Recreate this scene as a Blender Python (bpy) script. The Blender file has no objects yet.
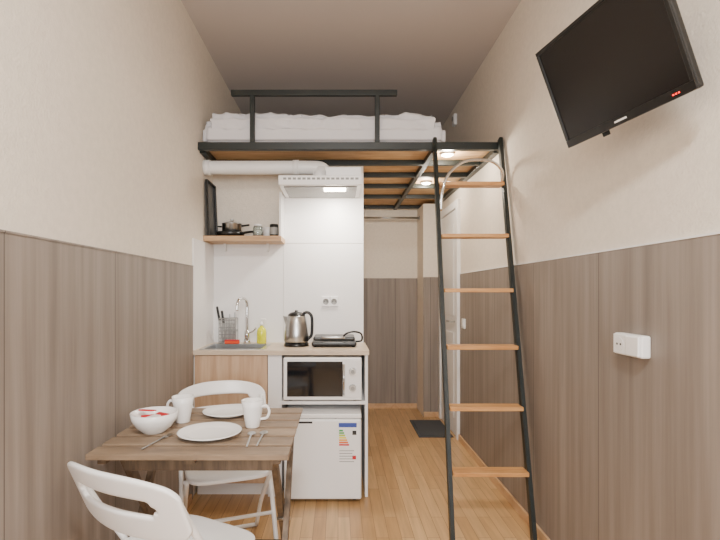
import bpy, bmesh, math, random
from mathutils import Vector, Matrix, noise
random.seed(4)
C = bpy.context.scene.collection
XL, XR, ZC, YB, YN = -0.89, 1.04, 2.91, 5.10, -2.2

def lin(h):
    r=[int(h[i:i+2],16)/255 for i in (0,2,4)]
    return tuple((c/12.92 if c<=0.04045 else ((c+0.055)/1.055)**2.4) for c in r)+(1,)

def mat(name,col,rough=0.5,metal=0,bump=0,bscale=60,emit=0,trans=0,spec=None,vary=0,vscale=4):
    m=bpy.data.materials.new(name); m.use_nodes=True
    nt=m.node_tree; b=nt.nodes['Principled BSDF']
    c=lin(col); b.inputs['Base Color'].default_value=c
    b.inputs['Roughness'].default_value=rough; b.inputs['Metallic'].default_value=metal
    if trans: b.inputs['Transmission Weight'].default_value=trans
    if emit:
        b.inputs['Emission Color'].default_value=c; b.inputs['Emission Strength'].default_value=emit
    if bump or vary:
        tc=nt.nodes.new('ShaderNodeTexCoord')
        n=nt.nodes.new('ShaderNodeTexNoise'); n.inputs['Scale'].default_value=bscale; n.inputs['Detail'].default_value=4
        nt.links.new(tc.outputs['Object'],n.inputs['Vector'])
        if bump:
            bp=nt.nodes.new('ShaderNodeBump'); bp.inputs['Strength'].default_value=bump; bp.inputs['Distance'].default_value=0.004
            nt.links.new(n.outputs['Fac'],bp.inputs['Height']); nt.links.new(bp.outputs['Normal'],b.inputs['Normal'])
        if vary:
            n2=nt.nodes.new('ShaderNodeTexNoise'); n2.inputs['Scale'].default_value=vscale; n2.inputs['Detail'].default_value=5
            nt.links.new(tc.outputs['Object'],n2.inputs['Vector'])
            r=nt.nodes.new('ShaderNodeValToRGB')
            r.color_ramp.elements[0].position=0.35; r.color_ramp.elements[1].position=0.65
            r.color_ramp.elements[0].color=tuple(x*(1-vary) for x in c[:3])+(1,)
            r.color_ramp.elements[1].color=tuple(min(1,x*(1+vary)) for x in c[:3])+(1,)
            nt.links.new(n2.outputs['Fac'],r.inputs['Fac']); nt.links.new(r.outputs['Color'],b.inputs['Base Color'])
    return m

def wood(name,cols,scale,rough=0.45,seam=None,pos=None,bump=0.05,objvar=0):
    """stretched-noise grain; scale = mapping scale xyz; seam=(axis,width,dark)"""
    m=bpy.data.materials.new(name); m.use_nodes=True
    nt=m.node_tree; b=nt.nodes['Principled BSDF']; L=nt.links.new
    b.inputs['Roughness'].default_value=rough
    tc=nt.nodes.new('ShaderNodeTexCoord'); mp=nt.nodes.new('ShaderNodeMapping')
    mp.inputs['Scale'].default_value=scale
    L(tc.outputs['Object'],mp.inputs['Vector'])
    n=nt.nodes.new('ShaderNodeTexNoise'); n.inputs['Scale'].default_value=1; n.inputs['Detail'].default_value=7; n.inputs['Roughness'].default_value=0.62
    n.inputs['Distortion'].default_value=0.25
    L(mp.outputs['Vector'],n.inputs['Vector'])
    r=nt.nodes.new('ShaderNodeValToRGB'); e=r.color_ramp.elements
    pos=pos or [0.3,0.5,0.7]
    e[0].position=pos[0]; e[0].color=lin(cols[0]); e[1].position=pos[-1]; e[1].color=lin(cols[-1])
    for p,c in zip(pos[1:-1],cols[1:-1]):
        x=e.new(p); x.color=lin(c)
    L(n.outputs['Fac'],r.inputs['Fac'])
    out=r.outputs['Color']
    if objvar:
        oi=nt.nodes.new('ShaderNodeObjectInfo')
        mr=nt.nodes.new('ShaderNodeMapRange'); mr.inputs[3].default_value=1-objvar; mr.inputs[4].default_value=1+objvar; L(oi.outputs['Random'],mr.inputs[0])
        hs=nt.nodes.new('ShaderNodeHueSaturation'); L(out,hs.inputs['Color']); L(mr.outputs[0],hs.inputs['Value']); out=hs.outputs[0]
    if seam:
        ax,w,dk=seam
        s=nt.nodes.new('ShaderNodeSeparateXYZ'); L(tc.outputs['Object'],s.inputs[0])
        d=nt.nodes.new('ShaderNodeMath'); d.operation='DIVIDE'; d.inputs[1].default_value=w; L(s.outputs[ax],d.inputs[0])
        fl=nt.nodes.new('ShaderNodeMath'); fl.operation='FLOOR'; L(d.outputs[0],fl.inputs[0])
        fr=nt.nodes.new('ShaderNodeMath'); fr.operation='FRACT'; L(d.outputs[0],fr.inputs[0])
        lt=nt.nodes.new('ShaderNodeMath'); lt.operation='LESS_THAN'; lt.inputs[1].default_value=0.004/w; L(fr.outputs[0],lt.inputs[0])
        wn=nt.nodes.new('ShaderNodeTexWhiteNoise'); wn.noise_dimensions='1D'; L(fl.outputs[0],wn.inputs['W'])
        mr=nt.nodes.new('ShaderNodeMapRange'); mr.inputs[3].default_value=0.96; mr.inputs[4].default_value=1.04; L(wn.outputs[0],mr.inputs[0])
        hs=nt.nodes.new('ShaderNodeHueSaturation'); L(out,hs.inputs['Color']); L(mr.outputs[0],hs.inputs['Value'])
        mx=nt.nodes.new('ShaderNodeMix'); mx.data_type='RGBA'
        L(lt.outputs[0],mx.inputs[0]); L(hs.outputs[0],mx.inputs[6]); mx.inputs[7].default_value=lin(dk)
        out=mx.outputs[2]
    L(out,b.inputs['Base Color'])
    if bump:
        bp=nt.nodes.new('ShaderNodeBump'); bp.inputs['Strength'].default_value=bump; bp.inputs['Distance'].default_value=0.003
        L(n.outputs['Fac'],bp.inputs['Height']); L(bp.outputs['Normal'],b.inputs['Normal'])
    return m

def floor_mat():
    m=bpy.data.materials.new('laminate_floor'); m.use_nodes=True
    nt=m.node_tree; b=nt.nodes['Principled BSDF']; L=nt.links.new
    b.inputs['Roughness'].default_value=0.3
    tc=nt.nodes.new('ShaderNodeTexCoord')
    mp=nt.nodes.new('ShaderNodeMapping'); mp.inputs['Rotation'].default_value=(0,0,math.radians(90))
    L(tc.outputs['Object'],mp.inputs['Vector'])
    br=nt.nodes.new('ShaderNodeTexBrick'); L(mp.outputs[0],br.inputs['Vector'])
    br.inputs['Scale'].default_value=1; br.inputs['Brick Width'].default_value=0.6; br.inputs['Row Height'].default_value=0.065
    br.inputs['Mortar Size'].default_value=0.0012; br.offset=0.37
    br.inputs['Color1'].default_value=lin('B78F60'); br.inputs['Color2'].default_value=lin('CFAA7A'); br.inputs['Mortar'].default_value=lin('80603F')
    mp2=nt.nodes.new('ShaderNodeMapping'); mp2.inputs['Scale'].default_value=(45,3,1); L(tc.outputs['Object'],mp2.inputs['Vector'])
    n=nt.nodes.new('ShaderNodeTexNoise'); n.inputs['Scale'].default_value=1; n.inputs['Detail'].default_value=6; L(mp2.outputs[0],n.inputs['Vector'])
    mr=nt.nodes.new('ShaderNodeMapRange'); mr.inputs[1].default_value=0.3; mr.inputs[2].default_value=0.7; mr.inputs[3].default_value=0.82; mr.inputs[4].default_value=1.1; L(n.outputs['Fac'],mr.inputs[0])
    hs=nt.nodes.new('ShaderNodeHueSaturation'); L(br.outputs['Color'],hs.inputs['Color']); L(mr.outputs[0],hs.inputs['Value'])
    L(hs.outputs[0],b.inputs['Base Color'])
    return m

M={}
M['wall']=mat('wallpaper_cream','E9DFD1',0.8,bump=0.45,bscale=110,vary=0.03,vscale=40)
M['ceil']=mat('ceiling_paint','CEC6C1',0.85)
M['panel']=wood('grey_oak_panel_side',['746A62','877C73','978C83'],(19,19,0.7),0.5,seam=(1,0.62,'544C45'),pos=[0.28,0.5,0.72])
M['panelx']=wood('grey_oak_panel_end',['746A62','877C73','978C83'],(19,19,0.7),0.5,seam=(0,0.31,'544C45'),pos=[0.28,0.5,0.72])
M['floor']=floor_mat()
M['base']=wood('baseboard_oak',['B98E64','C9A27A','D6B28A'],(20,4,20),0.45)
M['white']=mat('white_laminate','EDEBEA',0.4)
M['whiteg']=mat('white_plastic','F2F1F0',0.3)
M['cer']=mat('white_ceramic','F4F2F0',0.15)
M['black']=mat('black_steel','181F1D',0.4)
M['blackp']=mat('black_plastic','111111',0.3)
M['screen']=mat('tv_screen','0C0A0C',0.22)
M['dark']=mat('dark_glass','14161A',0.08)
M['steel']=mat('brushed_steel','B9B9B8',0.28,1)
M['chrome']=mat('chrome','D8D8D8',0.08,1)
M['rung']=wood('rung_birch',['B57E48','C9935A','D8A76E'],(4,40,40),0.45)
M['shelfw']=wood('shelf_oak',['A98460','BC986F','CBA983'],(4,30,30),0.5)
M['door']=wood('cabinet_oak',['AC8A6A','BE9D7E','CBAD8E'],(30,30,2),0.5)
M['top']=wood('countertop_beige',['BDA88F','CBB8A0','D8C6B0'],(5,30,30),0.35)
M['table']=wood('stained_acacia',['6E5B4A','84705B','96816B'],(4,20,20),0.5,objvar=0.2)
M['tleg']=wood('stained_acacia_leg',['4A3C31','64523F','7C6752'],(40,40,5),0.55)
M['ply']=wood('loft_plywood',['A9855D','C09B70','D0AE85'],(4,25,25),0.6)
M['cloth']=mat('white_bedding','E2E0E3',0.85,bump=0.3,bscale=25)
M['mat']=mat('doormat_rubber','4A4D52',0.9,bump=0.6,bscale=200)
M['yellow']=mat('dish_soap_yellow','DFE020',0.15)
M['red']=mat('red_paper','C8202C',0.5)
M['orange']=mat('sponge_orange','E04A20',0.8)
M['glassy']=mat('clear_glass','DDE6E2',0.05,trans=0.85)
M['lamp']=mat('led_diffuser','FFF0DA',0.5,emit=30)
M['ledred']=mat('led_red','FF2018',0.5,emit=4)
M['vent']=mat('vent_grey','8E8E8C',0.5)

def finish(o,m,parent,smooth):
    C.objects.link(o)
    if m is not None: o.data.materials.append(M[m] if isinstance(m,str) else m)
    if parent is not None: o.parent=parent
    if smooth:
        for p in o.data.polygons: p.use_smooth=True
    return o
def grp(name,loc=(0,0,0),rotz=0,mtx=None):
    e=bpy.data.objects.new(name,None); C.objects.link(e); e.empty_display_size=0.1
    if mtx is not None: e.matrix_world=mtx
    else:
        e.location=loc; e.rotation_euler=(0,0,rotz)
    return e
def me_obj(name,bm):
    me=bpy.data.meshes.new(name); bm.normal_update(); bm.to_mesh(me); bm.free()
    return bpy.data.objects.new(name,me)
def box(name,x0,x1,y0,y1,z0,z1,m,parent=None,bev=0,seg=2,rot=None):
    bm=bmesh.new(); bmesh.ops.create_cube(bm,size=1)
    c=Vector(((x0+x1)/2,(y0+y1)/2,(z0+z1)/2))
    for v in bm.verts: v.co=Vector((v.co.x*(x1-x0),v.co.y*(y1-y0),v.co.z*(z1-z0)))
    if bev: bmesh.ops.bevel(bm,geom=list(bm.edges),offset=bev,segments=seg,affect='EDGES',profile=0.5)
    if rot is not None:
        bmesh.ops.transform(bm,matrix=rot.to_4x4(),verts=bm.verts)
    for v in bm.verts: v.co+=c
    return finish(me_obj(name,bm),m,parent,False)
def beam(name,a,b,w,t,m,parent=None,bev=0.002,side=Vector((1,0,0))):
    a=Vector(a);b=Vector(b); d=(b-a); L=d.length; d.normalize()
    s=(side-d*side.dot(d)).normalized(); n=d.cross(s)
    bm=bmesh.new(); bmesh.ops.create_cube(bm,size=1)
    for v in bm.verts: v.co=Vector((v.co.x*w,v.co.y*t,v.co.z*L))
    if bev: bmesh.ops.bevel(bm,geom=list(bm.edges),offset=bev,segments=2,affect='EDGES')
    for v in bm.verts: v.co=(a+b)/2+s*v.co.x+n*v.co.y+d*v.co.z
    bmesh.ops.recalc_face_normals(bm,faces=bm.faces)
    return finish(me_obj(name,bm),m,parent,False)
def cyl(name,a,b,r,m,parent=None,r2=None,seg=28):
    a=Vector(a);b=Vector(b); d=b-a
    bm=bmesh.new(); bmesh.ops.create_cone(bm,cap_ends=True,segments=seg,radius1=r,radius2=r if r2 is None else r2,depth=d.length)
    q=Vector((0,0,1)).rotation_difference(d.normalized()).to_matrix().to_4x4()
    bmesh.ops.transform(bm,matrix=Matrix.Translation((a+b)/2)@q,verts=bm.verts)
    for f in bm.faces: f.smooth=len(f.verts)==4
    return finish(me_obj(name,bm),m,parent,False)
def smoothpath(pts,n=8):
    P=[Vector(p) for p in pts]; Q=[P[0]*2-P[1]]+P+[P[-1]*2-P[-2]]; out=[]
    for i in range(1,len(Q)-2):
        for k in range(n):
            t=k/n; a,b,c,d=Q[i-1],Q[i],Q[i+1],Q[i+2]
            out.append(0.5*((2*b)+(c-a)*t+(2*a-5*b+4*c-d)*t*t+(-a+3*b-3*c+d)*t**3))
    out.append(P[-1]); return out
def tube(name,pts,r,m,parent=None,smooth=True,seg=12,closed=False):
    P=smoothpath(pts) if smooth else [Vector(p) for p in pts]
    bm=bmesh.new(); rings=[]; up=None
    for i,p in enumerate(P):
        if closed: t=(P[(i+1)%len(P)]-P[i-1]).normalized()
        else: t=(P[min(i+1,len(P)-1)]-P[max(i-1,0)]).normalized()
        if up is None:
            up=t.orthogonal().normalized()
        up=(up-t*up.dot(t)).normalized(); s=t.cross(up)
        rings.append([bm.verts.new(p+(up*math.cos(2*math.pi*k/seg)+s*math.sin(2*math.pi*k/seg))*r) for k in range(seg)])
    R=list(zip(rings,rings[1:]))+([(rings[-1],rings[0])] if closed else [])
    for A,B in R:
        for k in range(seg):
            f=bm.faces.new((A[k],A[(k+1)%seg],B[(k+1)%seg],B[k])); f.smooth=True
    if not closed:
        bm.faces.new(rings[0][::-1]); bm.faces.new(rings[-1])
    bmesh.ops.recalc_face_normals(bm,faces=bm.faces)
    return finish(me_obj(name,bm),m,parent,False)
def lathe(name,prof,c,m,parent=None,seg=40,mtx=None):
    bm=bmesh.new(); rings=[]
    for r,z in prof:
        if r<1e-6: rings.append([bm.verts.new((0,0,z))])
        else: rings.append([bm.verts.new((r*math.cos(2*math.pi*k/seg),r*math.sin(2*math.pi*k/seg),z)) for k in range(seg)])
    for A,B in zip(rings,rings[1:]):
        for k in range(seg):
            k2=(k+1)%seg
            if len(A)==1 and len(B)==1: continue
            if len(A)==1: f=bm.faces.new((A[0],B[k2],B[k]))
            elif len(B)==1: f=bm.faces.new((A[k],A[k2],B[0]))
            else: f=bm.faces.new((A[k],A[k2],B[k2],B[k]))
            f.smooth=True
    bmesh.ops.recalc_face_normals(bm,faces=bm.faces)
    if mtx is not None: bmesh.ops.transform(bm,matrix=mtx,verts=bm.verts)
    bmesh.ops.translate(bm,vec=Vector(c),verts=bm.verts)
    return finish(me_obj(name,bm),m,parent,False)

# ---------------- room shell ----------------
T=0.1
box('floor',XL-T,XR+T,YN-T,YB+T,-0.1,0,'floor')
box('ceiling',XL-T,XR+T,YN-T,YB+T,ZC,ZC+0.1,'ceil')
box('wall_left',XL-T,XL,YN,YB,0,ZC,'wall')
box('wall_right',XR,XR+T,YN,YB,0,ZC,'wall')
box('wall_back',XL,XR,YB,YB+T,0,ZC,'wall')
g=grp('wall_front')
box('pier_left',XL,-0.55,YN-T,YN,0,ZC,'wall',g); box('pier_right',0.75,XR,YN-T,YN,0,ZC,'wall',g)
box('below_window',-0.55,0.75,YN-T,YN,0,0.8,'wall',g); box('above_window',-0.55,0.75,YN-T,YN,2.4,ZC,'wall',g)
g=grp('assumed_window')  # unseen window behind the camera, added as a place for the fill light
for a in ((-0.55,-0.49,0.8,2.4),(0.69,0.75,0.8,2.4),(-0.49,0.69,0.8,0.86),(-0.49,0.69,2.34,2.4),(0.07,0.13,0.86,2.34)):
    box('frame_bar',a[0],a[1],YN-0.08,YN-0.02,a[2],a[3],'whiteg',g,0.004)
box('wall_kitchen',XL,0.18,3.34,YB,0,2.15,'wall')
box('wall_hall',0.86,XR,4.74,YB,0,2.15,'wall')
HP=1.41; pt=0.008
box('trim_panel_left',XL,XL+pt,YN,2.86,0,HP,'panel')
box('trim_panel_right',XR-pt,XR,YN,3.98,0,HP,'panel')
box('trim_panel_back',0.18,0.86,YB-pt,YB,0,HP,'panelx')
box('trim_panel_hall',0.86,XR,4.74-pt,4.74,0,HP,'panelx')
box('trim_cap_left',XL,XL+0.011,YN,2.86,HP,HP+0.006,'panel')
box('trim_cap_right',XR-0.011,XR,YN,3.98,HP,HP+0.006,'white')
def skirting(n,x0,x1,y0,y1): return box(n,x0,x1,y0,y1,0,0.055,'base',None,0.004)
skirting('baseboard_left',XL+pt,XL+0.022,YN,2.80)
skirting('baseboard_right',XR-0.022,XR-pt,YN,3.98)
skirting('baseboard_back',0.185,0.855,YB-0.022,YB-pt)
skirting('baseboard_hall',0.862,XR-0.002,4.74-0.022,4.74-pt)

g=grp('door_1')
box('leaf',XR-0.016,XR,4.06,4.66,0.005,1.98,'white',g,0.003)
box('panel_upper',XR-0.022,XR-0.016,4.14,4.58,1.05,1.86,'white',g,0.003)
box('panel_lower',XR-0.022,XR-0.016,4.14,4.58,0.15,0.9,'white',g,0.003)
box('frame_near',XR-0.03,XR,3.985,4.05,0,2.05,'white',g,0.004)
box('frame_far',XR-0.03,XR,4.665,4.725,0,2.05,'white',g,0.004)
box('frame_head',XR-0.03,XR,4.05,4.665,1.985,2.05,'white',g,0.004)
tube('handle',[(XR-0.016,4.12,1.0),(XR-0.06,4.12,1.0),(XR-0.065,4.14,1.0),(XR-0.06,4.24,1.0)],0.008,'steel',g)

g=grp('doormat')
box('rubber_base',0.70,1.0,4.06,4.6,0,0.008,'mat',g,0.003)
box('ribbed_field',0.725,0.975,4.09,4.57,0.008,0.012,'mat',g,0.001)

g=grp('curtain_rod')
cyl('rod',(0.182,4.95,2.04),(0.858,4.95,2.04),0.011,'steel',g)
cyl('flange_1',(0.18,4.95,2.04),(0.19,4.95,2.04),0.024,'steel',g); cyl('flange_2',(0.85,4.95,2.04),(0.86,4.95,2.04),0.024,'steel',g)

# ---------------- loft bed ----------------
g=grp('loft_platform')
F0=2.98
box('beam_front',XL,XR,F0,F0+0.04,2.16,2.208,'black',g,0.003)
box('beam_left',XL,XL+0.04,F0+0.04,YB,2.15,2.185,'black',g,0.002)
box('beam_right',XR-0.04,XR,F0+0.04,YB,2.15,2.185,'black',g,0.002)
box('beam_mid',0.60,0.635,F0+0.04,YB,2.15,2.185,'black',g,0.002)
for i,y in enumerate((3.30,3.64,4.02,4.46,5.0)):
    for j,(a,b) in enumerate(((XL+0.04,0.60),(0.635,XR-0.04))):
        box('joist_%d_%d'%(i,j),a,b,y,y+0.035,2.15,2.185,'black',g,0.002)
box('deck',XL,XR,F0+0.04,YB,2.186,2.207,'ply',g)
g=grp('guard_rail')
box('rail_top',-0.68,0.376,F0,F0+0.03,2.505,2.54,'black',g,0.003)
box('post_1',-0.56,-0.53,F0,F0+0.03,2.208,2.505,'black',g,0.003)
box('post_2',0.235,0.265,F0,F0+0.03,2.208,2.505,'black',g,0.003)
g=grp('mattress')
def soft(name,x0,x1,y0,y1,z0,z1,m,parent,amp,bev=0.05,nx=60,ny=44,freq=5):
    bm=bmesh.new(); bmesh.ops.create_cube(bm,size=1)
    for v in bm.verts: v.co=Vector((v.co.x*(x1-x0)+(x0+x1)/2,v.co.y*(y1-y0)+(y0+y1)/2,v.co.z*(z1-z0)+(z0+z1)/2))
    bmesh.ops.bevel(bm,geom=list(bm.edges),offset=bev,segments=4,affect='EDGES')
    for ax,(lo,hi,n) in enumerate(((x0,x1,nx),(y0,y1,ny),(z0,z1,8))):
        for i in range(1,n):
            co=[0,0,0]; co[ax]=lo+(hi-lo)*i/n; no=[0,0,0]; no[ax]=1
            bmesh.ops.bisect_plane(bm,geom=bm.verts[:]+bm.edges[:]+bm.faces[:],plane_co=co,plane_no=no)
    bm.normal_update()
    for v in bm.verts:
        if v.co.z<z0+0.02: continue
        w=noise.noise(Vector((v.co.x*freq+v.co.z*6,v.co.y*freq*0.8,v.co.z*3)))+0.5*noise.noise(Vector((v.co.x*freq*2.4-v.co.z*9,v.co.y*freq*1.6,v.co.z*freq*1.3)))
        k=min(1,(v.co.z-z0)/0.08)
        v.co+=v.normal*(-abs(w)*amp*k)
    for f in bm.faces: f.smooth=True
    return finish(me_obj(name,bm),m,parent,False)
soft('mattress_core',XL+0.01,0.70,3.03,5.08,2.2095,2.34,'cloth',g,0.006,0.03)
soft('duvet',XL+0.015,0.68,3.025,5.0,2.25,2.435,'cloth',g,0.06,0.05,110,60,4.5)

# ---------------- ladder ----------------
g=grp('loft_ladder')
lt=Vector((0,2.95,2.21)); lb=Vector((0,2.36,0.0))
def lp(z,x): 
    t=z/2.21; return Vector((x,lb.y+(lt.y-lb.y)*t,z))
xa=lambda z:0.575+(0.606-0.575)*z/2.21
xb=lambda z:0.985+(1.018-0.985)*z/2.21
beam('rail_left',lp(0,xa(0)),lp(2.22,xa(2.22)),0.022,0.04,'black',g,0.003)
beam('rail_right',lp(0,xb(0)),lp(2.22,xb(2.22)),0.022,0.04,'black',g,0.003)
for i,z in enumerate((0.32,0.635,0.95,1.265,1.585,1.91)):
    p=lp(z,0)
    box('rung_%d'%i,xa(z)+0.012,xb(z)-0.012,p.y-0.045,p.y+0.04,z-0.011,z+0.011,'rung',g,0.003)
tube('grab_handle',[(0.615,2.81,1.74),(0.622,2.80,1.86),(0.66,2.80,1.96),(0.74,2.81,2.03),(0.83,2.82,2.05),(0.93,2.83,2.04),(0.99,2.84,1.99),(1.0,2.86,1.93)],0.009,'chrome',g)

# ---------------- TV ----------------
u=Vector((.172,-.985,0)).normalized(); v_=Vector((-.366,-.064,.928)); v_=(v_-u*v_.dot(u)).normalized(); n_=u.cross(v_)
W,H=0.52,0.365
P1=Vector((.862,1.75,1.79)); cen=P1+u*W/2+v_*H/2
mt=Matrix((( u.x,v_.x,n_.x,cen.x),(u.y,v_.y,n_.y,cen.y),(u.z,v_.z,n_.z,cen.z),(0,0,0,1)))
g=grp('wall_television',mtx=mt)
box('housing',-W/2,W/2,-H/2,H/2,-0.022,0,'blackp',g,0.006)
box('back_bulge',-W*0.32,W*0.32,-H*0.3,H*0.3,-0.038,-0.021,'blackp',g,0.008)
b=0.013
box('bezel_top',-W/2,W/2,H/2-b,H/2,0,0.006,'blackp',g,0.002)
box('bezel_bottom',-W/2,W/2,-H/2,-H/2+0.026,0,0.006,'blackp',g,0.002)
box('bezel_left',-W/2,-W/2+b,-H/2+0.026,H/2-b,0,0.006,'blackp',g,0.002)
box('bezel_right',W/2-b,W/2,-H/2+0.026,H/2-b,0,0.006,'blackp',g,0.002)
box('screen',-W/2+b,W/2-b,-H/2+0.026,H/2-b,0,0.002,'screen',g)
box('badge',-0.025,0.025,-H/2+0.010,-H/2+0.016,0.006,0.0066,'white',g)
for i in range(3):
    box('led_%d'%i,W/2-0.07+i*0.009,W/2-0.066+i*0.009,-H/2+0.010,-H/2+0.014,0.006,0.0075,'ledred',g)
g=grp('tv_wall_bracket')
bk=cen-n_*0.038
box('wall_plate',XR-0.012,XR,1.46,1.62,1.88,2.04,'blackp',g,0.003)
beam('arm',(XR-0.012,1.54,1.96),bk+Vector((0.01,0.0,0.0)),0.03,0.03,'blackp',g)
lo=cen-v_*(H/2+0.004)-n_*0.03+u*(-0.09)
beam('tilt_tab',lo+u*(-0.02)+v_*0.03,lo-v_*0.010+u*(-0.02),0.03,0.006,'blackp',g,0.001,side=u)
beam('tilt_rail',bk+v_*0.02+u*(-0.11),lo+u*(-0.02)+v_*0.03,0.03,0.006,'blackp',g,0.001,side=u)

# ---------------- sockets ----------------
g=grp('wall_socket'); x=XR-pt; y=1.625; z=1.07
box('housing',x-0.034,x,y-0.078,y+0.078,z-0.038,z+0.038,'whiteg',g,0.007)
box('cover_near',x-0.042,x-0.034,y-0.074,y-0.004,z-0.034,z+0.034,'whiteg',g,0.004)
box('cover_far',x-0.037,x-0.034,y+0.004,y+0.074,z-0.034,z+0.034,'whiteg',g,0.002)
cyl('well',(x-0.037,y+0.038,z),(x-0.0385,y+0.038,z),0.024,'white',g)
for s in (-1,1): cyl('pin_%d'%s,(x-0.0385,y+0.038+s*0.010,z),(x-0.0395,y+0.038+s*0.010,z),0.004,'blackp',g,seg=10)
g=grp('wall_socket')
for i,xx in enumerate((-0.086,-0.028)):
    box('plate_%d'%i,xx-0.028,xx+0.028,3.318,3.33,1.154,1.226,'whiteg',g,0.004)
    lathe('well_%d'%i,[(0.021,0),(0.021,0.002),(0.018,0.002),(0.017,0.0005),(0,0.0005)],(xx,3.318,1.19),'vent',g,24,Matrix.Rotation(math.radians(90),4,'X'))
    for s in (-1,1): cyl('pin_%d_%d'%(i,s),(xx+s*0.009,3.3175,1.19),(xx+s*0.009,3.316,1.19),0.003,'blackp',g,seg=10)
g=grp('light_switch'); box('plate',XR-pt-0.012,XR-pt,3.80,3.88,0.96,1.04,'whiteg',g,0.003); box('rocker',XR-pt-0.017,XR-pt-0.012,3.815,3.865,0.975,1.025,'whiteg',g,0.002)
g=grp('wall_sensor'); box('body',XR-0.03,XR,4.1,4.17,2.72,2.82,'whiteg',g,0.008); cyl('lens',(XR-0.03,4.135,2.78),(XR-0.036,4.135,2.78),0.02,'vent',g)

def downlight(x,y,e):
    g=grp('ceiling_spotlight')
    lathe('ring',[(0.0,0),(0.045,0),(0.045,-0.012),(0.034,-0.018),(0.034,-0.01),(0,-0.01)],(x,y,2.186),'whiteg',g)
    lathe('diffuser',[(0,-0.0115),(0.033,-0.0115),(0.030,-0.02),(0,-0.022)],(x,y,2.186),'lamp',g)
    l=bpy.data.lights.new('spot_bulb','POINT'); l.energy=e; l.color=(1,0.9,0.75); l.shadow_soft_size=0.03
    o=bpy.data.objects.new('spot_bulb',l); C.objects.link(o); o.location=(x,y,2.13); o.parent=g
downlight(0.73,3.14,10); downlight(0.74,3.95,8)

# ---------------- kitchen ----------------
box('trim_backsplash_left',XL,-0.388,3.33,3.34,0.90,1.60,'white')
box('trim_backsplash_right',-0.386,0.18,3.33,3.34,0.90,1.60,'white')
box('trim_backsplash_upper',-0.386,0.18,3.33,3.34,1.603,2.1,'white')
box('trim_backsplash_side',XL,XL+0.01,2.87,3.33,0.90,1.585,'white')

g=grp('kitchen_counter')
cy0,cy1=2.86,3.33
sx0,sx1,sy0,sy1=-0.84,-0.47,2.91,3.20
box('top_front',XL+0.001,0.19,cy0,sy0,0.872,0.90,'top',g)
box('top_back',XL+0.001,0.19,sy1,cy1,0.872,0.90,'top',g)
box('top_left',XL+0.001,sx0,sy0,sy1,0.872,0.90,'top',g)
box('top_right',sx1,0.19,sy0,sy1,0.872,0.90,'top',g)
box('side_panel_right',0.165,0.183,2.88,3.33,0,0.872,'white',g,0.001)
box('carcass_right',-0.43,-0.345,2.885,3.33,0,0.872,'white',g,0.001)
box('carcass_left',XL+0.001,XL+0.017,2.90,3.33,0.08,0.872,'white',g)
box('plinth',XL+0.017,-0.43,2.92,2.936,0,0.08,'white',g)
box('door',XL+0.012,-0.433,2.875,2.893,0.085,0.868,'door',g,0.0015)
cyl('door_knob',(-0.47,2.875,0.62),(-0.47,2.855,0.62),0.011,'steel',g)
box('microwave_shelf',-0.345,0.165,2.86,3.33,0.572,0.592,'white',g,0.001)
g=grp('kitchen_sink')
box('rim_front',sx0-0.015,sx1+0.015,sy0-0.015,sy0+0.01,0.90,0.904,'steel',g); box('rim_back',sx0-0.015,sx1+0.015,sy1-0.01,sy1+0.015,0.90,0.904,'steel',g)
box('rim_left',sx0-0.015,sx0+0.01,sy0+0.01,sy1-0.01,0.90,0.904,'steel',g); box('rim_right',sx1-0.01,sx1+0.015,sy0+0.01,sy1-0.01,0.90,0.904,'steel',g)
box('bowl_bottom',sx0+0.01,sx1-0.01,sy0+0.01,sy1-0.01,0.76,0.763,'steel',g)
for nme,a in (('bf',(sx0+.008,sx1-.008,sy0+.008,sy0+.01)),('bb',(sx0+.008,sx1-.008,sy1-.01,sy1-.008)),('bl',(sx0+.008,sx0+.01,sy0+.01,sy1-.01)),('br',(sx1-.01,sx1-.008,sy0+.01,sy1-.01))):
    box('bowl_'+nme,*a,0.76,0.9,'steel',g)
cyl('drain',(-0.655,3.05,0.763),(-0.655,3.05,0.766),0.03,'chrome',g)
g=grp('kitchen_faucet')
cyl('base',(-0.63,3.255,0.90),(-0.63,3.255,0.93),0.024,'chrome',g,0.020); cyl('body',(-0.63,3.255,0.93),(-0.63,3.255,0.99),0.017,'chrome',g)
tube('spout',[(-0.63,3.255,0.98),(-0.63,3.255,1.10),(-0.63,3.255,1.17),(-0.637,3.235,1.205),(-0.655,3.19,1.215),(-0.672,3.15,1.19),(-0.676,3.14,1.13)],0.010,'chrome',g)
tube('lever',[(-0.615,3.255,0.975),(-0.59,3.25,0.985),(-0.565,3.245,1.01)],0.006,'chrome',g)

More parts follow.
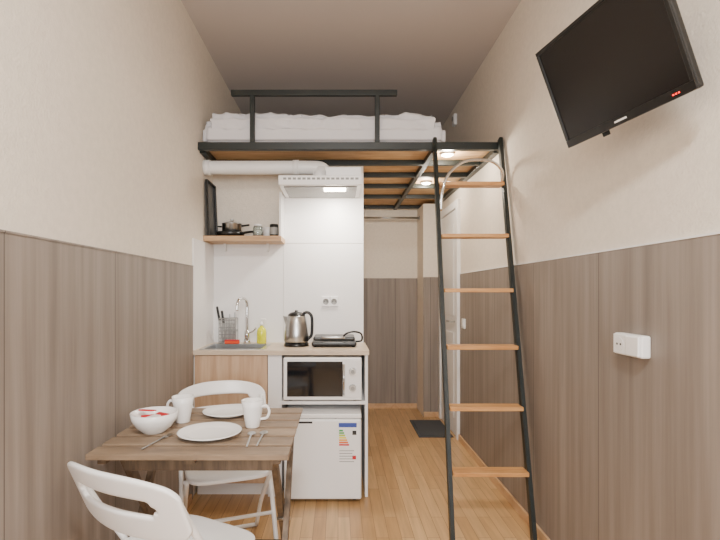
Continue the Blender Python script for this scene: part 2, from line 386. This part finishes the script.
g=grp('utensil_rack'); cx,cy=-0.76,3.262; w,d,hh=0.055,0.045,0.17
for z in (0.905,0.99,0.905+hh):
    tube('hoop_%d'%int(z*100),[(cx-w,cy-d,z),(cx+w,cy-d,z),(cx+w,cy+d,z),(cx-w,cy+d,z)],0.003,'steel',g,smooth=False,closed=True,seg=8)
for i in range(9):
    x=cx-w+2*w*i/8
    tube('wire_f%d'%i,[(x,cy-d,0.905),(x,cy-d,0.905+hh)],0.0026,'vent',g,False,6); tube('wire_b%d'%i,[(x,cy+d,0.905),(x,cy+d,0.905+hh)],0.0022,'vent',g,False,6)
for i in range(7):
    z=0.905+hh*(i+.5)/7
    tube('wire_h%d'%i,[(cx-w,cy-d,z),(cx+w,cy-d,z)],0.0024,'vent',g,False,6)
box('base_plate',cx-w,cx+w,cy-d,cy+d,0.900,0.906,'steel',g)
for i,(dx,dy,ln,tx) in enumerate(((-0.035,0.0,0.25,-0.045),(-0.02,0.015,0.22,-0.03),(0.01,-0.01,0.20,0.0),(0.03,0.01,0.21,0.012))):
    a=Vector((cx+dx,cy+dy,0.907)); b_=Vector((cx+dx+tx,cy+dy,0.907+ln)); mid=a.lerp(b_,0.6)
    beam('utensil_blade_%d'%i,a,mid,0.014,0.002,'steel',g,0); beam('utensil_grip_%d'%i,mid,b_,0.016 if i<2 else 0.008,0.010,'blackp' if i<2 else 'steel',g,0.003)
g=grp('dish_soap_bottle'); x,y=-0.53,3.262
lathe('body',[(0,0),(0.028,0),(0.033,0.006),(0.033,0.080),(0.028,0.100),(0.012,0.118),(0.010,0.125),(0,0.125)],(x,y,0.9),'yellow',g)
lathe('pump_collar',[(0,0.125),(0.013,0.125),(0.013,0.14),(0.005,0.143),(0.005,0.165),(0,0.165)],(x,y,0.9),'whiteg',g)
box('pump_head',x-0.008,x+0.03,y-0.007,y+0.007,1.062,1.072,'whiteg',g,0.003)
g=grp('sponge'); box('foam',-0.77,-0.67,3.182,3.212,0.9045,0.926,'orange',g,0.006); box('scrub_pad',-0.77,-0.67,3.182,3.212,0.926,0.932,'red',g,0.002)
g=grp('electric_kettle'); x,y,z=-0.275,3.11,0.90
lathe('base',[(0,0),(0.080,0),(0.082,0.004),(0.080,0.020),(0.068,0.026),(0,0.026)],(x,y,z),'blackp',g)
lathe('body',[(0,0.026),(0.076,0.026),(0.082,0.035),(0.080,0.08),(0.071,0.15),(0.060,0.195),(0.057,0.20),(0,0.20)],(x,y,z),'steel',g)
lathe('lid',[(0.058,0.20),(0.056,0.208),(0.037,0.222),(0.012,0.226),(0.010,0.236),(0,0.238)],(x,y,z),'blackp',g)
tube('handle',[(x+0.045,y,z+0.215),(x+0.075,y,z+0.222),(x+0.100,y,z+0.195),(x+0.104,y,z+0.13),(x+0.098,y,z+0.07),(x+0.074,y,z+0.045)],0.010,'blackp',g)
bm=bmesh.new()
vs=[bm.verts.new(Vector(p)+Vector((x,y,z))) for p in ((-0.054,-0.022,0.195),(-0.054,0.022,0.195),(-0.09,0,0.198),(-0.068,-0.012,0.13),(-0.068,0.012,0.13))]
for f in ((0,1,2),(0,2,3),(1,4,2),(2,4,3),(0,3,4,1)): bm.faces.new([vs[i] for i in f])
finish(me_obj('spout',bm),'steel',g,False)
g=grp('electric_grill')
box('lower_body',-0.17,0.12,3.02,3.25,0.908,0.935,'blackp',g,0.010,3)
for a in ((-0.15,3.04),(0.10,3.04),(-0.15,3.23),(0.10,3.23)): cyl('foot',(a[0],a[1],0.90),(a[0],a[1],0.91),0.010,'blackp',g)
box('heating_plate',-0.15,0.10,3.035,3.235,0.935,0.940,'vent',g,0.002)
box('upper_lid',-0.16,0.11,3.03,3.25,0.942,0.966,'blackp',g,0.010,3)
tube('handle',[(0.03,3.05,0.955),(0.05,3.04,0.985),(0.10,3.04,1.0),(0.15,3.06,0.985),(0.155,3.08,0.94),(0.12,3.10,0.93)],0.006,'blackp',g)
tube('front_grip',[(-0.10,3.035,0.96),(-0.09,3.0,0.965),(0.03,3.0,0.965),(0.04,3.035,0.96)],0.006,'steel',g)

g=grp('microwave_oven'); x0,x1,y0,y1,z0,z1=-0.33,0.143,2.84,3.18,0.602,0.858
box('body',x0,x1,y0+0.02,y1,z0,z1,'whiteg',g,0.004)
box('front_frame',x0,x1,y0,y0+0.02,z0,z1,'whiteg',g,0.006)
box('door_glass',x0+0.022,x1-0.115,y0-0.004,y0,z0+0.022,z1-0.022,'dark',g,0.002)
box('control_panel',x1-0.098,x1-0.012,y0-0.003,y0,z0+0.014,z1-0.014,'white',g,0.002)
for zz in (z0+0.175,z0+0.075):
    cyl('knob',(x1-0.055,y0-0.003,zz),(x1-0.055,y0-0.022,zz),0.022,'steel',g,0.019)
    cyl('knob_dial',(x1-0.055,y0-0.0225,zz),(x1-0.055,y0-0.024,zz),0.012,'vent',g)
cyl('handle_bar',(x1-0.108,y0-0.022,z0+0.035),(x1-0.108,y0-0.022,z1-0.035),0.006,'chrome',g)
for zz in (z0+0.045,z1-0.045): cyl('handle_post',(x1-0.108,y0-0.022,zz),(x1-0.108,y0,zz),0.005,'chrome',g)
for a in (x0+0.04,x1-0.04):
    for b_ in (y0+0.05,y1-0.05): cyl('foot',(a,b_,0.592),(a,b_,0.604),0.012,'blackp',g)
g=grp('mini_fridge'); x0,x1,y0,y1,z0,z1=-0.322,0.140,2.784,3.24,0.0,0.532
box('cabinet',x0,x1,y0+0.05,y1,0.018,z1,'whiteg',g,0.006)
box('door_panel',x0+0.001,x1-0.001,y0,y0+0.045,0.025,z1-0.03,'whiteg',g,0.012,3)
box('top_strip',x0+0.001,x1-0.001,y0+0.008,y0+0.05,z1-0.027,z1,'whiteg',g,0.006)
box('badge',x0+0.09,x0+0.17,y0-0.001,y0,z1-0.055,z1-0.043,'blackp',g)
box('handle_recess',x0+0.15,x1-0.15,y0+0.012,y0+0.02,z1-0.031,z1-0.025,'vent',g)
for a in (x0+0.04,x1-0.04):
    for b_ in (y0+0.07,y1-0.05): cyl('foot',(a,b_,0),(a,b_,0.02),0.014,'blackp',g)
e=g
lx0,lx1,lz0,lz1=0.0,0.115,0.235,0.485
box('label_paper',lx0,lx1,y0-0.0015,y0-0.0005,lz0,lz1,'whiteg',e)
box('label_header',lx0+0.004,lx1-0.004,y0-0.002,y0-0.0015,lz1-0.03,lz1-0.004,mat('label_blue','3A4FA0',0.5),e)
for i,cn in enumerate(('2E9A48','5CB244','B6CC38','F0DC30','F0A828','E46A24','D42A28')):
    z=lz1-0.045-i*0.014
    box('label_bar_%d'%i,lx0+0.006,lx0+0.03+i*0.006,y0-0.002,y0-0.0015,z-0.010,z,mat('label_c%d'%i,cn,0.5),e)
box('label_grade',lx1-0.03,lx1-0.006,y0-0.002,y0-0.0015,lz1-0.075,lz1-0.05,'blackp',e)
for i in range(5): box('label_line_%d'%i,lx0+0.008,lx1-0.02-0.01*(i%2),y0-0.002,y0-0.0015,lz0+0.015+i*0.016,lz0+0.019+i*0.016,'vent',e)
box('label_stamp',lx1-0.03,lx1-0.008,y0-0.002,y0-0.0015,lz0+0.03,lz0+0.052,'red',e)

g=grp('range_hood'); x0,x1=-0.372,0.15
box('canopy',x0,x1,2.93,3.33,1.925,1.985,'whiteg',g,0.004)
for i in range(16):
    xx=x0+0.03+i*0.03
    box('slot_%d'%i,xx,xx+0.020,2.9285,2.931,1.957,1.970,'vent',g)
box('upper_box',-0.08,x1,3.02,3.33,1.985,2.06,'whiteg',g,0.004)
box('filter_panel',x0+0.03,x1-0.03,2.97,3.30,1.918,1.925,'vent',g,0.001)
box('light_cover',-0.09,0.05,2.985,3.06,1.910,1.918,'lamp',g,0.002)
l=bpy.data.lights.new('hood_bulb','AREA'); l.energy=9; l.size=0.1; l.color=(1,0.93,0.82)
o=bpy.data.objects.new('hood_bulb',l); C.objects.link(o); o.location=(-0.02,3.08,1.90); o.parent=g; o.rotation_euler=(math.radians(12),0,0)
g=grp('ventilation_duct')
tube('pipe',[(XL+0.001,3.13,2.085),(-0.5,3.13,2.085),(-0.2,3.13,2.085),(-0.12,3.13,2.08),(-0.085,3.15,2.06)],0.045,'whiteg',g,True,20)
cyl('collar_wall',(XL+0.001,3.13,2.085),(XL+0.04,3.13,2.085),0.05,'whiteg',g)
cyl('collar_joint',(-0.30,3.13,2.085),(-0.26,3.13,2.085),0.05,'whiteg',g)
cyl('elbow_drop',(-0.12,3.13,2.085),(-0.12,3.13,1.985),0.048,'whiteg',g)

g=grp('wall_shelf')
box('board',XL+0.001,-0.375,3.10,3.34,1.595,1.628,'shelfw',g,0.001)
box('side_cheek',-0.392,-0.378,3.13,3.34,1.628,1.925,'white',g,0.001)
for xx in (-0.8,-0.5): 
    box('bracket',xx,xx+0.015,3.28,3.33,1.545,1.595,'white',g)
sz=1.628
g=grp('skillet'); x,y=-0.735,3.215
lathe('pan',[(0,0),(0.085,0),(0.100,0.035),(0.097,0.036),(0.082,0.005),(0,0.005)],(x,y,sz),'blackp',g)
tube('handle',[(x+0.095,y-0.03,sz+0.03),(x+0.14,y-0.04,sz+0.035),(x+0.165,y-0.05,sz+0.035)],0.008,'blackp',g)
g=grp('saucepan'); z=sz+0.0055
lathe('pot',[(0,0),(0.062,0),(0.066,0.006),(0.066,0.085),(0.070,0.088),(0.064,0.088),(0.062,0.008),(0,0.008)],(x+0.01,y,z),'steel',g)
lathe('lid',[(0.068,0.089),(0.05,0.098),(0.01,0.104),(0.009,0.112),(0.014,0.118),(0,0.122)],(x+0.01,y,z),'steel',g)
tube('handle',[(x+0.076,y,z+0.075),(x+0.10,y,z+0.078),(x+0.13,y-0.01,z+0.08)],0.007,'blackp',g)
tube('ear',[(x-0.056,y-0.02,z+0.07),(x-0.08,y-0.015,z+0.07),(x-0.08,y+0.015,z+0.07),(x-0.056,y+0.02,z+0.07)],0.004,'blackp',g)
g=grp('serving_tray',mtx=Matrix.Translation((XL+0.030,3.215,sz+0.001))@Matrix.Rotation(math.radians(-2.5),4,'Y'))
box('tray_base',-0.006,0.0,-0.108,0.108,0.001,0.375,'blackp',g,0.0028)
box('rim_front',0.0,0.014,-0.108,-0.100,0.001,0.375,'blackp',g,0.002); box('rim_back',0.0,0.014,0.100,0.108,0.001,0.375,'blackp',g,0.002)
box('rim_low',0.0,0.014,-0.100,0.100,0.001,0.009,'blackp',g,0.002); box('rim_high',0.0,0.014,-0.100,0.100,0.367,0.375,'blackp',g,0.002)
g=grp('glass_jar')
lathe('jar',[(0,0),(0.03,0),(0.033,0.008),(0.033,0.06),(0.028,0.072),(0.025,0.072),(0.029,0.058),(0.029,0.01),(0,0.01)],(-0.54,3.17,sz),'glassy',g)
lathe('contents',[(0,0.011),(0.028,0.011),(0.028,0.04),(0,0.04)],(-0.54,3.17,sz),'cer',g)
lathe('lid',[(0,0.0725),(0.027,0.0725),(0.027,0.085),(0,0.087)],(-0.54,3.17,sz),'white',g)
g=grp('tea_cup')
lathe('cup',[(0,0),(0.024,0),(0.026,0.003),(0.036,0.035),(0.039,0.075),(0.037,0.075),(0.033,0.035),(0.022,0.006),(0,0.006)],(-0.485,3.26,sz),'cer',g)
g=grp('spice_tin')
lathe('tin',[(0,0),(0.028,0),(0.029,0.003),(0.029,0.08),(0.026,0.085),(0,0.086)],(-0.432,3.17,sz),'blackp',g)
lathe('band',[(0.0295,0.015),(0.0298,0.016),(0.0298,0.062),(0.0295,0.063)],(-0.432,3.17,sz),'vent',g)

# ---------------- table ----------------
TX0,TX1,TY0,TY1,TZ=-0.845,-0.165,1.57,2.21,0.71
g=grp('folding_table')
ns=6; gap=0.026; sw=(TY1-TY0+gap)/ns
for i in range(ns):
    box('slat_%d'%i,TX0,TX1,TY0+i*sw,TY0+(i+1)*sw-gap,TZ-(0.02 if i==0 else 0.010),TZ,'table',g,0.0025)
# dark side rails and centre rail carry the slats
for i,(xx,ww) in enumerate(((TX0+0.03,0.03),((TX0+TX1)/2-0.02,0.04),(TX1-0.06,0.03))):
    box('batten_%d'%i,xx,xx+ww,TY0+0.02,TY1-0.02,TZ-0.04,TZ-0.010,'tleg',g,0.002)
for i,xx in enumerate((-0.785,-0.205)):
    xo=xx+(0.024 if i==0 else -0.024)
    beam('leg_a_%d'%i,(xx,TY0+0.05,0.0),(xx,TY1-0.10,TZ-0.03),0.022,0.042,'tleg',g)
    beam('leg_b_%d'%i,(xo,TY1-0.05,0.0),(xo,TY0+0.10,TZ-0.03),0.022,0.042,'tleg',g)
    cyl('pivot_%d'%i,(min(xx,xo)-0.014,1.875,0.35),(max(xx,xo)+0.014,1.875,0.35),0.007,'steel',g)
box('stretcher_front',-0.76,-0.23,TY0+0.095,TY0+0.117,TZ-0.09,TZ-0.05,'tleg',g,0.002)
box('stretcher_back',-0.76,-0.23,TY1-0.12,TY1-0.098,TZ-0.09,TZ-0.05,'tleg',g,0.002)
box('stretcher_low',-0.76,-0.23,TY1-0.09,TY1-0.07,0.09,0.13,'tleg',g,0.002)

def plate(x,y,r=0.12):
    g=grp('dinner_plate')
    lathe('plate',[(0,0.004),(r*0.55,0.004),(r*0.62,0.002),(r*0.64,0.0),(r*0.68,0.004),(r,0.017),(r+0.001,0.020),(r-0.003,0.021),(r*0.72,0.010),(r*0.62,0.008),(0,0.008)],(x,y,TZ),'cer',g,56)
plate(-0.485,1.78,0.118); plate(-0.49,2.09,0.108)
def mug(x,y,ang):
    g=grp('mug',(x,y,TZ),ang)
    lathe('cup',[(0,0),(0.027,0),(0.029,0.003),(0.033,0.03),(0.041,0.08),(0.045,0.108),(0.042,0.108),(0.037,0.078),(0.029,0.03),(0.024,0.008),(0,0.008)],(0,0,0),'cer',g)
    tube('handle',[(0.037,0,0.082),(0.058,0,0.086),(0.070,0,0.066),(0.060,0,0.040),(0.034,0,0.032)],0.0055,'cer',g)
mug(-0.65,1.97,math.radians(170)); mug(-0.345,1.90,math.radians(-10))
g=grp('serving_bowl'); x,y=-0.715,1.83
lathe('bowl',[(0,0.0),(0.040,0),(0.043,0.004),(0.066,0.022),(0.084,0.052),(0.088,0.078),(0.084,0.078),(0.080,0.053),(0.062,0.026),(0.035,0.010),(0,0.010)],(x,y,TZ),'cer',g,56)
g=grp('tea_sachets')
for i,(dx,dy,dz,a,cn) in enumerate(((-0.02,0.0,0.055,20,'red'),(0.02,0.02,0.06,-30,'red'),(0.0,-0.02,0.062,70,'white'),(-0.035,0.02,0.078,-10,'red'))):
    R=Matrix.Rotation(math.radians(a),3,'Z')@Matrix.Rotation(math.radians(25-i*12),3,'X')
    box('sachet_%d'%i,x+dx-0.03,x+dx+0.03,y+dy-0.015,y+dy+0.015,TZ+dz-0.002,TZ+dz+0.003,cn,g,0.001,2,R)
def spoon(name,x,y,ang,fork=False):
    g=grp(name,(x,y,TZ+0.002),ang)
    beam('stem',(0,-0.09,0.002),(0,0.045,0.003),0.006,0.002,'steel',g,0)
    if fork:
        box('neck',-0.010,0.010,0.043,0.062,0.001,0.003,'steel',g,0.0005)
        for k in range(4): box('tine_%d'%k,-0.010+k*0.0056,-0.0075+k*0.0056,0.060,0.098,0.001,0.003,'steel',g)
    else:
        S=Matrix.Scale(1.5,4,Vector((0,1,0)))
        lathe('bowl',[(0,-0.001),(0.010,0.0),(0.0155,0.003),(0.015,0.004),(0.009,0.0015),(0,0.0005)],(0,0.065,0.0),'steel',g,24,S)
spoon('table_fork',-0.655,1.70,math.radians(-12),True)
spoon('table_spoon',-0.325,1.73,math.radians(4))
spoon('table_spoon',-0.285,1.74,math.radians(0))

# ---------------- folding chairs ----------------
def chair(loc,ang,zt0=0.775):
    g=grp('folding_chair',(loc[0],loc[1],0),ang)
    r=0.0105
    for s in (-1,1):
        sx='l' if s<0 else 'r'
        tube('front_leg_'+sx,[(s*0.205,-0.215,r),(s*0.205,-0.10,0.22),(s*0.205,0.035,0.45),(s*0.205,0.14,0.62),(s*0.200,0.19,0.715)],r,'whiteg',g)
        tube('rear_leg_'+sx,[(s*0.185,0.235,r),(s*0.185,0.10,0.20),(s*0.185,-0.13,0.425)],r,'whiteg',g)
    cyl('foot_bar_rear',(-0.185,0.235,r),(0.185,0.235,r),r,'whiteg',g)
    cyl('foot_bar_front',(-0.205,-0.10,0.22),(0.205,-0.10,0.22),r*0.8,'whiteg',g)
    cyl('seat_bar',(-0.2,-0.13,0.425),(0.2,-0.13,0.425),r*0.8,'whiteg',g)
    bm=bmesh.new(); N=20
    grid=[]
    for i in range(N+1):
        row=[]
        for j in range(N+1):
            a=-1+2*i/N; b_=-1+2*j/N
            k=(abs(a)**5+abs(b_)**5)**(1/5) or 1; mx=max(abs(a),abs(b_)); sc=mx/k if k else 1
            X=a*sc*0.19; Y=b_*sc*0.19-0.015
            z=0.452-0.012*(1-a*a)*(1-b_*b_)-0.02*max(0,-b_-0.6)
            row.append(bm.verts.new((X,Y,z)))
        grid.append(row)
    for i in range(N):
        for j in range(N):
            f=bm.faces.new((grid[i][j],grid[i+1][j],grid[i+1][j+1],grid[i][j+1])); f.smooth=True
    o=finish(me_obj('seat',bm),'whiteg',g,False)
    s=o.modifiers.new('s','SOLIDIFY'); s.thickness=0.018; s.offset=-1
    bv=o.modifiers.new('b','BEVEL'); bv.width=0.004; bv.segments=2; bv.limit_method='ANGLE'
    bm=bmesh.new(); NU,NV=32,12; grid={}
    for i in range(NU+1):
        for j in range(NV+1):
            a=-1+2*i/NU; b_=j/NV
            zb=0.585+0.012*abs(a)**2; zt=zt0+0.01-0.04*abs(a)**3.0
            e=max(0,(abs(a)-0.88)/0.12)
            zb+=0.03*e*e; zt-=0.02*e*e
            z=zb+(zt-zb)*b_
            y=0.145+0.42*(z-0.60)+0.055*(1-a*a)
            grid[i,j]=bm.verts.new((a*0.225,y,z))
    for i in range(NU):
        for j in range(NV):
            a=abs(-1+2*(i+.5)/NU); 
            if (5<=j<=7 and a<0.68-(0.06 if j!=6 else 0)): continue
            f=bm.faces.new((grid[i,j],grid[i+1,j],grid[i+1,j+1],grid[i,j+1])); f.smooth=True
    o=finish(me_obj('backrest',bm),'whiteg',g,False)
    s=o.modifiers.new('s','SOLIDIFY'); s.thickness=0.016; s.offset=0
    ss=o.modifiers.new('ss','SUBSURF'); ss.levels=1; ss.render_levels=2
    return g
chair((-0.505,1.475),math.radians(152))
chair((-0.53,2.235),math.radians(20))

# ---------------- lights ----------------
g=grp('ceiling_lamp')
lathe('shade',[(0,0),(0.2,0),(0.2,-0.04),(0.17,-0.07),(0,-0.08)],(0.05,-0.2,ZC),'whiteg',g)
l=bpy.data.lights.new('ceiling_bulb','AREA'); l.shape='DISK'; l.size=0.36; l.energy=90; l.color=(1,0.96,0.91)
o=bpy.data.objects.new('ceiling_bulb',l); C.objects.link(o); o.location=(0.05,-0.2,ZC-0.09); o.parent=g
l=bpy.data.lights.new('added_fill_light','AREA'); l.shape='RECTANGLE'; l.size=1.15; l.size_y=1.45; l.energy=88; l.color=(0.94,0.97,1)  # added fill light in the plane of the assumed window
o=bpy.data.objects.new('added_fill_light',l); C.objects.link(o); o.location=(0.1,YN+0.02,1.6); o.rotation_euler=(math.radians(90),0,0)
w=bpy.data.worlds.new('World'); bpy.context.scene.world=w; w.use_nodes=True
w.node_tree.nodes['Background'].inputs[0].default_value=(0.8,0.88,1,1); w.node_tree.nodes['Background'].inputs[1].default_value=0.6

cam=bpy.data.cameras.new('camera'); co=bpy.data.objects.new('camera',cam); C.objects.link(co)
co.location=(0,0,1.25); co.rotation_euler=(math.radians(90),0,0)
cam.sensor_width=36; cam.lens=23.5; cam.shift_x=22/720; cam.shift_y=23/720; cam.clip_start=0.05
bpy.context.scene.camera=co
